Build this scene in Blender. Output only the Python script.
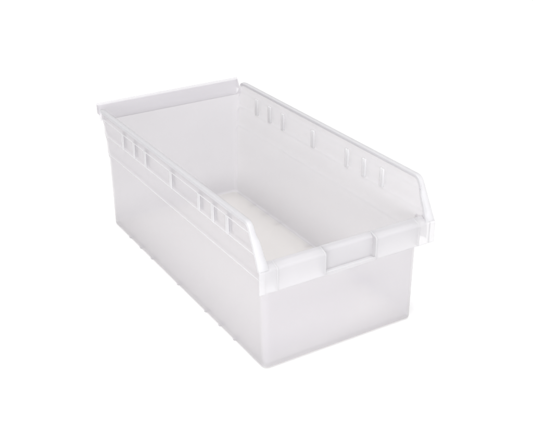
import bpy, bmesh, math
from mathutils import Vector, Matrix

# ------------------------------------------------------------------ scene
S = bpy.context.scene
COL = S.collection
for o in list(bpy.data.objects):
    bpy.data.objects.remove(o)

# ---------------------------------------------------------------- dimensions (mm)
L, WB = 483.7, 117.4                  # outer depth and half width of the base
Z3, Z2, Z1, H = 125.3, 158.3, 184.9, 203.0
DR = 2.0 / Z3                         # wall draft
ST = 2.1                              # step between two wall bands
T = 2.4                               # wall thickness
RC = 9.0                              # corner radius
ZO = 2.0                              # the feet lift the floor this much
YFL = L + 14.5                        # front plane of the lip
ZI, ZF = 154.0, 148.5                 # top of the lip, inside and at its front
ZFB = 118.6                           # bottom of the lip
XE = 132.6                            # half width of the lip
XA, XB = -38.0, 37.0                  # label holder


def P(x, y, z):
    """mm (y = 0 at the back, L at the front) to metres, bin centred on the origin"""
    return (x / 1000.0, (L / 2 - y) / 1000.0, (z + ZO) / 1000.0)


# ---------------------------------------------------------------- camera
az, el, roll, dist = math.radians(-29.95), math.radians(26.03), math.radians(-0.67), 1.33963
cd = bpy.data.cameras.new('camera')
cam = bpy.data.objects.new('camera', cd)
COL.objects.link(cam)
d = Vector((math.sin(az) * math.cos(el), -math.cos(az) * math.cos(el), math.sin(el)))
pos = Vector((0, 0, 0.090 + ZO / 1000)) + d * dist
fw = -d
rt = fw.cross(Vector((0, 0, 1))).normalized()
up = rt.cross(fw)
rt, up = math.cos(roll) * rt + math.sin(roll) * up, -math.sin(roll) * rt + math.cos(roll) * up
M = Matrix((rt, up, -fw)).transposed().to_4x4()
M.translation = pos
cam.matrix_world = M
cd.sensor_width = 36.0
cd.lens = 908.19 / 533 * 36.0
cd.shift_x = (266.5 - 247.6) / 533
cd.shift_y = -(222 - 211.08) / 533
cd.clip_start, cd.clip_end = 0.05, 200.0
S.camera = cam

# ---------------------------------------------------------------- light
W = bpy.data.worlds.new('World')
S.world = W
W.use_nodes = True
bg = W.node_tree.nodes['Background']
bg.inputs[0].default_value = (1.0, 1.0, 1.0, 1)
bg.inputs[1].default_value = 0.42


def area(name, loc, target, size, power, colour=(1, 1, 1)):
    ld = bpy.data.lights.new(name, 'AREA')
    ld.shape = 'RECTANGLE'
    ld.size, ld.size_y = size
    ld.energy = power
    ld.color = colour
    o = bpy.data.objects.new(name, ld)
    COL.objects.link(o)
    o.location = loc
    o.rotation_euler = (Vector(target) - Vector(loc)).to_track_quat('-Z', 'Y').to_euler()
    return o


area('overhead_softbox', (-0.5, -0.7, 8.0), (0, 0.4, 0), (4.5, 4.5), 690)
area('front_softbox', (-1.1, -1.62, 0.32), (0, -0.05, 0.1), (1.8, 0.5), 28)

S.view_settings.view_transform = 'Standard'
S.view_settings.look = 'None'
S.view_settings.exposure = 0.0
S.view_settings.gamma = 1.0
S.cycles.max_bounces = 24
S.cycles.transmission_bounces = 20
S.cycles.transparent_max_bounces = 24
S.cycles.diffuse_bounces = 8
S.cycles.use_denoising = True


# ---------------------------------------------------------------- materials
def nodes(name):
    m = bpy.data.materials.new(name)
    m.use_nodes = True
    nt = m.node_tree
    nt.nodes.clear()
    return m, nt.nodes, nt.links


def frosted(name, col, clear=0.6, tint=(0.994, 0.983, 0.979)):
    """milky polypropylene: lets part of the light straight through (slightly warm), scatters the rest
    both ways (slightly cool), under a satin skin"""
    m, N, K = nodes(name)
    out = N.new('ShaderNodeOutputMaterial')
    tc = N.new('ShaderNodeTexCoord')
    big = N.new('ShaderNodeTexNoise')
    big.inputs['Scale'].default_value = 11.0
    big.inputs['Detail'].default_value = 4.0
    K.new(tc.outputs['Object'], big.inputs['Vector'])
    fine = N.new('ShaderNodeTexNoise')
    fine.inputs['Scale'].default_value = 700.0
    fine.inputs['Detail'].default_value = 3.0
    K.new(tc.outputs['Object'], fine.inputs['Vector'])
    bump = N.new('ShaderNodeBump')
    bump.inputs['Strength'].default_value = 0.06
    bump.inputs['Distance'].default_value = 0.0003
    K.new(fine.outputs['Fac'], bump.inputs['Height'])
    mixc = N.new('ShaderNodeMixRGB')
    mixc.inputs[1].default_value = (*[c * 0.98 for c in col], 1)
    mixc.inputs[2].default_value = (*[min(1, c * 1.02) for c in col], 1)
    K.new(big.outputs['Fac'], mixc.inputs[0])
    dif = N.new('ShaderNodeBsdfDiffuse')
    trl = N.new('ShaderNodeBsdfTranslucent')
    for b in (dif, trl):
        K.new(mixc.outputs[0], b.inputs['Color'])
        K.new(bump.outputs[0], b.inputs['Normal'])
    m1 = N.new('ShaderNodeMixShader')
    m1.inputs[0].default_value = 0.42
    K.new(dif.outputs[0], m1.inputs[1])
    K.new(trl.outputs[0], m1.inputs[2])
    gl = N.new('ShaderNodeBsdfGlossy')
    gl.inputs['Roughness'].default_value = 0.28
    K.new(bump.outputs[0], gl.inputs['Normal'])
    fr = N.new('ShaderNodeFresnel')
    fr.inputs['IOR'].default_value = 1.35
    K.new(bump.outputs[0], fr.inputs['Normal'])
    m3 = N.new('ShaderNodeMixShader')
    K.new(fr.outputs[0], m3.inputs[0])
    K.new(m1.outputs[0], m3.inputs[1])
    K.new(gl.outputs[0], m3.inputs[2])
    tr = N.new('ShaderNodeBsdfTransparent')
    tr.inputs['Color'].default_value = (*tint, 1)
    cl = N.new('ShaderNodeMapRange')                     # the milkiness of the moulding is not quite even
    cl.inputs['To Min'].default_value = clear - 0.02
    cl.inputs['To Max'].default_value = clear + 0.02
    K.new(big.outputs['Fac'], cl.inputs['Value'])
    m2 = N.new('ShaderNodeMixShader')
    K.new(cl.outputs[0], m2.inputs[0])
    K.new(m3.outputs[0], m2.inputs[1])
    K.new(tr.outputs[0], m2.inputs[2])
    K.new(m2.outputs[0], out.inputs['Surface'])
    return m


PLASTIC = frosted('frosted_polypropylene', (0.72, 0.709, 0.750), clear=0.53)
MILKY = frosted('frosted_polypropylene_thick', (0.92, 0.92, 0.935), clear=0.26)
RIM = frosted('frosted_polypropylene_rim', (0.80, 0.80, 0.82), clear=0.28)
SLOT = frosted('frosted_polypropylene_slot', (0.95, 0.95, 0.96), clear=0.10)
FLANGE = frosted('frosted_polypropylene_flange', (0.70, 0.695, 0.735), clear=0.60)
EDGING = frosted('frosted_polypropylene_edging', (0.80, 0.80, 0.82), clear=0.42)
LIP = frosted('frosted_polypropylene_lip', (0.80, 0.80, 0.822), clear=0.47)
BASE = frosted('frosted_polypropylene_base', (0.85, 0.84, 0.832), clear=0.52)


def white_sweep():
    m, N, K = nodes('white_paper')
    out = N.new('ShaderNodeOutputMaterial')
    b = N.new('ShaderNodeBsdfPrincipled')
    tc = N.new('ShaderNodeTexCoord')
    n = N.new('ShaderNodeTexNoise')
    n.inputs['Scale'].default_value = 60.0
    K.new(tc.outputs['Object'], n.inputs['Vector'])
    r = N.new('ShaderNodeMapRange')
    r.inputs['To Min'].default_value = 0.90
    r.inputs['To Max'].default_value = 0.92
    K.new(n.outputs['Fac'], r.inputs['Value'])
    K.new(r.outputs[0], b.inputs['Base Color'])
    b.inputs['Roughness'].default_value = 0.8
    K.new(b.outputs[0], out.inputs['Surface'])
    return m


PAPER = white_sweep()


# ---------------------------------------------------------------- helpers
def link(name, me, mat, parent=None):
    o = bpy.data.objects.new(name, me)
    me.materials.append(mat)
    COL.objects.link(o)
    o.parent = parent
    return o


def from_faces(name, verts, faces, mat, parent=None, smooth=35.0, bevel=0.0, thick=()):
    me = bpy.data.meshes.new(name)
    me.from_pydata(verts, [], faces)
    bm = bmesh.new()
    bm.from_mesh(me)
    bmesh.ops.recalc_face_normals(bm, faces=bm.faces)
    bm.to_mesh(me)
    bm.free()
    me.shade_smooth()
    me.set_sharp_from_angle(angle=math.radians(smooth))
    o = link(name, me, mat, parent)
    if thick:                          # faces of the thicker, milkier places
        me.materials.append(EDGING)
        for i in thick:
            me.polygons[i].material_index = 1
    if bevel:
        b = o.modifiers.new('bevel', 'BEVEL')
        b.width = bevel / 1000
        b.segments = 2
        b.limit_method = 'ANGLE'
        b.angle_limit = math.radians(40)
    return o


class Geo:
    def __init__(self):
        self.v, self.f, self.thick = [], [], set()

    def add(self, verts, faces, milky=False):
        k = len(self.v)
        if milky:
            self.thick |= set(range(len(self.f), len(self.f) + len(faces)))
        self.v += verts
        self.f += [tuple(i + k for i in f) for f in faces]

    def box(self, x0, x1, y0, y1, z0, z1):
        self.add([P(x, y, z) for z in (z0, z1) for y in (y0, y1) for x in (x0, x1)],
                 [(0, 1, 3, 2), (4, 6, 7, 5), (0, 4, 5, 1), (2, 3, 7, 6), (0, 2, 6, 4), (1, 5, 7, 3)])

    def prism(self, poly, x0, x1, milky=False):
        """closed (y, z) outline pushed along x"""
        n = len(poly)
        self.add([P(x0, y, z) for y, z in poly] + [P(x1, y, z) for y, z in poly],
                 [tuple(range(n)), tuple(range(2 * n - 1, n - 1, -1))] +
                 [(i, (i + 1) % n, n + (i + 1) % n, n + i) for i in range(n)], milky)

    def build(self, name, mat, parent=None, **k):
        return from_faces(name, self.v, self.f, mat, parent, thick=self.thick, **k)


def split_build(name, verts, faces, sets, thick=()):
    """one smooth shell, its normals taken once, then cut into open pieces that keep those normals"""
    me = bpy.data.meshes.new('whole')
    me.from_pydata(verts, [], faces)
    me.shade_smooth()
    me.set_sharp_from_angle(angle=math.radians(28))
    cn = [n.vector.copy() for n in me.corner_normals]
    out = {}
    for key, idx in sets.items():
        used, vs, fs, nr, mi = {}, [], [], [], []
        for fi in idx:
            p = me.polygons[fi]
            f = []
            for li in p.loop_indices:
                vi = me.loops[li].vertex_index
                if vi not in used:
                    used[vi] = len(vs)
                    vs.append(me.vertices[vi].co.copy())
                f.append(used[vi])
                nr.append(cn[li])
            fs.append(f)
            mi.append(1 if fi in thick else 0)
        m = bpy.data.meshes.new(name)
        m.from_pydata(vs, [], fs)
        m.shade_smooth()
        m.normals_split_custom_set(nr)
        m.polygons.foreach_set('material_index', mi)
        out[key] = m
    bpy.data.meshes.remove(me)
    return out


def arc(cx, cy, r, a0, a1, n):
    return [(cx + r * math.cos(math.radians(a0 + (a1 - a0) * i / n)),
             cy + r * math.sin(math.radians(a0 + (a1 - a0) * i / n))) for i in range(n + 1)]


# ---------------------------------------------------------------- the setting
g = 12.0
gm = bpy.data.meshes.new('ground')
gm.from_pydata([(-g, -g, 0), (g, -g, 0), (g, g, 0), (-g, g, 0)], [], [(0, 1, 2, 3)])
ground = link('ground', gm, PAPER)
ground['kind'] = 'structure'
ground['label'] = 'plain bright white surface under the bin'

# ---------------------------------------------------------------- the bin
bin_ = bpy.data.objects.new('shelf_bin', None)
COL.objects.link(bin_)
bin_['label'] = 'empty translucent frosted white plastic shelf bin with low front and label holder on white ground'
bin_['category'] = 'storage bin'


def wall_o(z, k):
    """outward offset of the outer face of band k at height z"""
    return DR * z + ST * k


# outer and inner side profiles: same length, matched point by point (offset, z)
OUT = [(-1.7, 0), (-1.0, 0.12), (-0.45, 0.5), (-0.12, 1.1), (0.03, 1.9)]
OUT += [(wall_o(z, 0), z) for z in (20, 50, 80, 105, Z3 - 0.6)]
KZ3 = len(OUT)
OUT += [(wall_o(Z3, 1), Z3 + 0.3), (wall_o(Z3, 1) + 0.25, Z3 + 2.3), (wall_o(140, 1), 140), (wall_o(Z2, 1), Z2 - 0.6)]
OUT += [(wall_o(Z2, 2), Z2 + 0.3), (wall_o(Z2, 2) + 0.25, Z2 + 2.3), (wall_o(172, 2), 172), (wall_o(Z1, 2), Z1 - 0.6)]
OUT += [(wall_o(Z1, 3), Z1 + 0.3), (wall_o(Z1, 3) + 0.25, Z1 + 2.3), (wall_o(194, 3), 194), (wall_o(200, 3), 200.4)]
INN = [(-6.6, 3.0), (-5.0, 3.25), (-3.7, 3.95), (-2.8, 5.0), (-2.4, 6.4)]
INN += [(wall_o(z, 0) - T, z) for z in (20, 50, 80, 105, Z3 - 3.0)]
INN += [(wall_o(Z3, 1) - T - 0.75, Z3 + 3.2), (wall_o(Z3, 1) - T, Z3 + 6.6), (wall_o(140, 1) - T, 140), (wall_o(Z2, 1) - T, Z2 - 3.0)]
INN += [(wall_o(Z2, 2) - T - 0.75, Z2 + 3.2), (wall_o(Z2, 2) - T, Z2 + 6.6), (wall_o(172, 2) - T, 172), (wall_o(Z1, 2) - T, Z1 - 3.0)]
INN += [(wall_o(Z1, 3) - T - 0.75, Z1 + 3.2), (wall_o(Z1, 3) - T, Z1 + 6.6), (wall_o(194, 3) - T, 195), (wall_o(200, 3) - T, 200.4)]
NP = len(OUT)

YT = L - 15.1                         # front end of the side wall at the top
RT = 14.0                             # rounding of that corner


def edge_path():
    """(y, z) along the top of a side wall: back, front corner, down the slope to the lip"""
    sy, sz = (YFL - 1.0) - YT, ZF + 1.5 - H
    ln = math.hypot(sy, sz)
    sy, sz = sy / ln, sz / ln
    turn = math.acos(sy)              # from straight ahead to down the slope
    tl = RT * math.tan(turn / 2)
    pts = [(5.0, H - 5.5), (7.0, H - 3.5), (10.5, H - 1.0), (15.0, H - 0.1), (20.0, H)]
    pts += [(y, H) for y in range(60, 440, 40)]
    y0 = YT - tl
    for i in range(9):
        a = turn * i / 8
        pts.append((y0 + RT * math.sin(a), H - RT + RT * math.cos(a)))
    for i in range(1, 7):
        s = tl + (ln - tl) * i / 6
        pts.append((YT + sy * s, H + sz * s))
    return pts


EDGE = edge_path()


def yend(z):
    if z < Z3 + 0.3:
        return L - RC
    if z < ZF + 1.6:
        return YFL - T - 0.4
    best = None
    for (ya, za), (yb, zb) in zip(EDGE, EDGE[1:]):
        if za != zb and min(za, zb) <= z <= max(za, zb) and ya > 300:
            best = ya + (yb - ya) * (z - za) / (zb - za)
    return (best if best else YT) - 2.2


# stations of the U: left side (front to back), corner, back, corner, right side
NS, NA = 14, 8
ST_U = [('l', i / NS) for i in range(NS)]
ST_U += [('cl', i / NA) for i in range(NA + 1)]
ST_U += [('b', i / 8) for i in range(1, 8)]
ST_U += [('cr', i / NA) for i in range(NA + 1)]
ST_U += [('r', i / NS) for i in range(1, NS + 1)]


def plan(s, o, z, ye, inner=False):
    kind, u = s
    lean = 0.0                        # the back is plain: it leans in a little and has no steps
    if z > 7:
        lean = -1.2 * z / 181 - (T if inner else 0) - o
    if kind == 'l':
        return (-WB - o, ye + (RC - ye) * u)
    if kind == 'r':
        return (WB + o, RC + (ye - RC) * u)
    if kind == 'b':
        return ((-WB + RC) * (1 - 2 * u), -(o + lean))
    a = math.radians(90 * u)
    if kind == 'cl':
        return (-WB + RC - (RC + o) * math.cos(a), RC - (RC + o + lean) * math.sin(a))
    return (WB - RC + (RC + o) * math.sin(a), RC - (RC + o + lean) * math.cos(a))


V, F, sets = [], [], {'l': [], 'b': [], 'r': []}
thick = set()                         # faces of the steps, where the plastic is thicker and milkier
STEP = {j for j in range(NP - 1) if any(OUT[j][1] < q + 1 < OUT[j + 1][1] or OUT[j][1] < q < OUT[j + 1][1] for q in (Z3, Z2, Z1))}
nst = len(ST_U)
for s in ST_U:
    bk = {'b': 1.0, 'cl': s[1], 'cr': 1 - s[1]}.get(s[0], 0.0)
    bk = min(1.0, max(0.0, (bk - 0.2) / 0.4))
    for prof in (OUT, INN):
        for j, (o, z) in enumerate(prof):
            zs = z
            if z > 20:                 # the back wall ends where its sloping flange begins
                z = 20 + (z - 20) * (1 - (1 - 161.0 / 180.4) * bk)
            ye = yend(OUT[j][1]) if j >= KZ3 else L - RC
            V.append(P(*plan(s, o, zs if bk < 0.01 else z, ye, prof is INN), z))


def vi(i, side, j):
    return i * 2 * NP + side * NP + j


for i in range(nst - 1):
    ka, kb = ST_U[i][0], ST_U[i + 1][0]
    key = 'l' if ka == 'l' else ('r' if kb == 'r' else 'b')
    for j in range(NP - 1):
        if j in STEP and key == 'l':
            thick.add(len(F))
        sets[key].append(len(F))
        F.append((vi(i, 0, j), vi(i, 0, j + 1), vi(i + 1, 0, j + 1), vi(i + 1, 0, j)))
        sets[key].append(len(F))
        F.append((vi(i, 1, j), vi(i + 1, 1, j), vi(i + 1, 1, j + 1), vi(i, 1, j + 1)))
    sets[key].append(len(F))
    F.append((vi(i, 0, NP - 1), vi(i, 1, NP - 1), vi(i + 1, 1, NP - 1), vi(i + 1, 0, NP - 1)))
for i, key in ((0, 'l'), (nst - 1, 'r')):
    for j in range(KZ3, NP - 1):
        f = (vi(i, 0, j), vi(i, 1, j), vi(i, 1, j + 1), vi(i, 0, j + 1))
        sets[key].append(len(F))
        F.append(f if key == 'l' else f[::-1])
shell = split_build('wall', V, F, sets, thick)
for k, n in (('l', 'side_wall'), ('r', 'side_wall'), ('b', 'back_wall')):
    shell[k].name = n
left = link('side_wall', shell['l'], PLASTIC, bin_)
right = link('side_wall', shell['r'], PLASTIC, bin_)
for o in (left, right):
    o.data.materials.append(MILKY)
back = link('back_wall', shell['b'], PLASTIC, bin_)

# front wall: the two front corners and the low front, stepping out below the lip
FO = [(-1.7, 0), (-1.0, 0.12), (-0.45, 0.5), (-0.12, 1.1), (0.03, 1.9)]
FO += [(wall_o(z, 0), z) for z in (20, 50, 80, 105, Z3 - 4)]
FO += [(wall_o(Z3, 0) + 0.2, Z3), (wall_o(140, 0), 140), (wall_o(150, 0), ZI - 1.6)]
FI = INN[:9] + [(wall_o(Z3 - 3, 0) - T, Z3 - 3)]
FI += [(wall_o(Z3, 0) - T, Z3 + 1), (wall_o(140, 0) - T, 140), (wall_o(150, 0) - T, ZI - 1.6)]
ST_F = [('fl', i / NA) for i in range(NA + 1)] + [('f', i / 8) for i in range(1, 8)] + [('fr', i / NA) for i in range(NA + 1)]


def plan_f(s, o, z):
    kind, u = s
    of = o - 2.6 * z / Z3 if z < Z3 - 3.5 else o - 0.6     # front face: nearly upright, then steps out
    if kind == 'f':
        return ((-WB + RC) * (1 - 2 * u), L + of)
    a = math.radians(90 * u)
    if kind == 'fl':
        return (-WB + RC - (RC + o) * math.cos(a), L - RC + (RC + of) * math.sin(a))
    return (WB - RC + (RC + o) * math.sin(a), L - RC + (RC + of) * math.cos(a))


V, F = [], []
nf, nfp = len(ST_F), len(FO)
for s in ST_F:
    for prof in (FO, FI):
        for o, z in prof:
            V.append(P(*plan_f(s, o, z), z))
for i in range(nf - 1):
    a, b = i * 2 * nfp, (i + 1) * 2 * nfp
    for j in range(nfp - 1):
        F.append((a + j, a + j + 1, b + j + 1, b + j))
        F.append((a + nfp + j, b + nfp + j, b + nfp + j + 1, a + nfp + j + 1))
    F.append((a + nfp - 1, a + 2 * nfp - 1, b + 2 * nfp - 1, b + nfp - 1))
F = [f[::-1] for f in F]
fm = split_build('front_wall', V, F, {'f': range(len(F))})['f']
front = link('front_wall', fm, PLASTIC, bin_)

# floor: two sheets that close the wall profile inside and out
loop_b, loop_t = [], []
for s in ST_U:
    loop_b.append(P(*plan(s, OUT[0][0], 0, L - RC), 0))
    loop_t.append(P(*plan(s, INN[0][0], 0, L - RC), 3.0))
for s in ST_F[::-1][1:-1]:
    loop_b.append(P(*plan_f(s, OUT[0][0], 0), 0))
    loop_t.append(P(*plan_f(s, INN[0][0], 0), 3.0))
n = len(loop_b)
me = bpy.data.meshes.new('floor')
me.from_pydata(loop_b + loop_t, [], [tuple(range(n)), tuple(range(2 * n - 1, n - 1, -1))])
floor = link('floor', me, BASE, bin_)


# ---------------------------------------------------------------- rims of the side walls
def rim(sign, parent):
    V, F = [], []
    n = len(EDGE)
    for i, (y, z) in enumerate(EDGE):
        a, b = EDGE[max(i - 1, 0)], EDGE[min(i + 1, n - 1)]
        ty, tz = b[0] - a[0], b[1] - a[1]
        l = math.hypot(ty, tz)
        ny, nz = -tz / l, ty / l
        s = min(1.0, i / 4.0)
        down = max(0.0, (H - 8 - z) / (H - 8 - Z2)) if y > 300 else 0.0
        w0 = WB + wall_o(z, 3 if z > Z1 else (2 if z > Z2 + 4 else 1.6))
        x1 = (w0 + 0.6) * (1 - s) + s * (131.0 + 0.9 * down)  # outer
        x0 = w0 - T - s * (0.7 + 1.3 * down)             # inner
        th = 4.4
        r = 1.0
        sec = [(x0, -th), (x0 - 0.0, -r), (x0 + 0.35 * r, -0.3 * r), (x0 + r, 0), (x1 - r, 0),
               (x1 - 0.3 * r, -0.3 * r), (x1, -r), (x1, -th)]
        for x, h in sec:
            V.append(P(sign * x, y + ny * h, z + nz * h))
    k = 8
    for i in range(n - 1):
        for j in range(k):
            F.append((i * k + j, i * k + (j + 1) % k, (i + 1) * k + (j + 1) % k, (i + 1) * k + j))
    F.append(tuple(range(k)))
    F.append(tuple((n - 1) * k + j for j in range(k)))
    return from_faces('rim', V, F, RIM, parent, smooth=50)


rim(-1, left)
rim(1, right)


# ---------------------------------------------------------------- divider slots and feet
def slot(sign, y, parent):
    G = Geo()
    za, zb = Z2 + 3.4, Z1 + 4.0
    for dy in (-2.05, 2.05):                                   # two ribs with a groove between, inside
        xi = WB + wall_o(172, 2) - T
        xs = sorted((sign * (xi - 2.6), sign * (xi + 0.4)))
        G.box(xs[0], xs[1], y + dy - 1.8, y + dy + 1.8, za, zb)
    xo = WB + wall_o(172, 2)                                 # shallow boss on the outside
    if sign < 0:
        G.box(-xo - 1.0, -xo + 0.5, y - 3.6, y + 3.6, Z2 + 0.9, Z1 + 0.1)
    return G.build('divider_slot', MILKY if sign < 0 else SLOT, parent, bevel=0.5)


for y in (83.0, 124.0, 164.0, 248.0, 331.0, 369.0, 407.0):
    slot(-1, y, left)
for y in (66.0, 106.5, 146.3, 231.0, 318.0, 358.2, 398.5):
    slot(1, y, right)


def foot(sign, y, parent):
    G = Geo()
    sec = [(y - 2.6, 0.9), (y - 2.3, -1.0), (y - 1.5, -1.8), (y, -2.0), (y + 1.5, -1.8), (y + 2.3, -1.0), (y + 2.6, 0.9)]
    xs = sorted((sign * (WB - 12), sign * (WB + 0.5)))
    G.prism(sec, xs[0], xs[1])
    return G.build('foot', LIP, parent, bevel=0.3)


for y in (65.0, 106.0, 147.0, 238.0, 324.0, 365.0, 405.0):
    foot(-1, y, left)
    foot(1, y, right)

# ---------------------------------------------------------------- flange the bin hangs by, along the back
hook = [(3.62, 181.06), (3.1, 184.5), (1.0, 189.5), (-7.8, 204.6), (-9.2, 206.0), (-10.6, 206.0),
        (-11.4, 205.2), (-10.4, 188.5), (-9.1, 188.5), (-9.5, 202.2), (-1.1, 188.2), (0.8, 184.0), (1.22, 181.06)]
G = Geo()
G.prism(hook, -127.3, 127.3)
G.prism([(-10.42, 188.3), (-9.8, 176.2), (-8.5, 176.2), (-9.1, 188.3)], -117.0, 125.5)   # it hangs down behind the wall
for x in (-126.0, 126.0):             # webs that close its ends
    G.prism([(-9.6, 189.5), (-9.6, 203.0), (-8.6, 202.4), (-1.4, 189.4), (-1.9, 188.6)], x - 1.0, x + 1.0)
G.build('hanging_flange', FLANGE, back, smooth=30, bevel=0.25)


# ---------------------------------------------------------------- rolled front lip and label holder
YI = L - 0.9                          # inner edge of the lip


def lip_profile(yf, foot_to=ZFB):
    r = 4.5
    outer = [(YI - 0.15, ZI - 5.0), (YI, ZI - 1.6), (YI + 0.6, ZI - 0.5), (YI + 1.8, ZI)]
    outer += arc(yf - r, ZF - 2.2, r, 62, 0, 6)
    outer += [(yf, foot_to)]
    inner = [(yf - T, foot_to)]
    inner += arc(yf - r, ZF - 2.2, r - T, 0, 62, 5)
    inner += [(YI + T + 0.6, ZI - 2.6), (YI + T + 0.15, ZI - 5.0)]
    return outer + inner


def ear_profile(yf):
    r = 4.5
    return arc(yf - r, ZF - 2.2, r, 62, 0, 6) + [(yf, ZFB), (yf - T, ZFB)] + arc(yf - r, ZF - 2.2, r - T, 0, 62, 5)


def gusset(yf):
    r = 4.5
    return ([(YI + 1.2, ZI - 1.0), (YI + 2.0, ZI + 0.35)] + arc(yf - r, ZF - 2.2, r + 0.45, 62, 0, 6) +
            [(yf + 0.45, ZFB + 0.6), (YI + 5.0, ZFB + 0.6), (YI + 1.2, ZFB + 6)])


for x0, x1, x in ((-XE, XA, -107.5), (XB, XE, 106.0)):
    G = Geo()
    xe = -124.6 if x0 < -100 else 124.6
    G.prism(lip_profile(YFL), *((xe, x1) if x0 < -100 else (x0, xe)))
    G.prism(ear_profile(YFL), *((x0, xe + 0.5) if x0 < -100 else (xe - 0.5, x1)))
    G.prism(gusset(YFL), x - 1.1, x + 1.1, True)
    G.build('front_lip', LIP, front, smooth=32, bevel=0.6)

G = Geo()
YR = YFL - 7.5
G.prism(lip_profile(YR, ZFB + 0.2), XA - 1.0, XB + 1.0)                      # set-back panel
G.prism([(YR - 1.0, ZFB - 0.3), (YFL + 0.4, ZFB - 0.3), (YFL + 0.4, ZFB + 5.0), (YFL - 1.2, ZFB + 5.0),
         (YFL - 1.8, ZFB + 3.2), (YR - 1.0, ZFB + 3.2)], XA - 0.6, XB + 0.6, True)  # ledge with an upturned edge
for x in (XA - 1.1, XB + 1.1):
    G.prism(gusset(YFL), x - 1.2, x + 1.2, True)
G.build('label_holder', LIP, front, smooth=32, bevel=0.6)
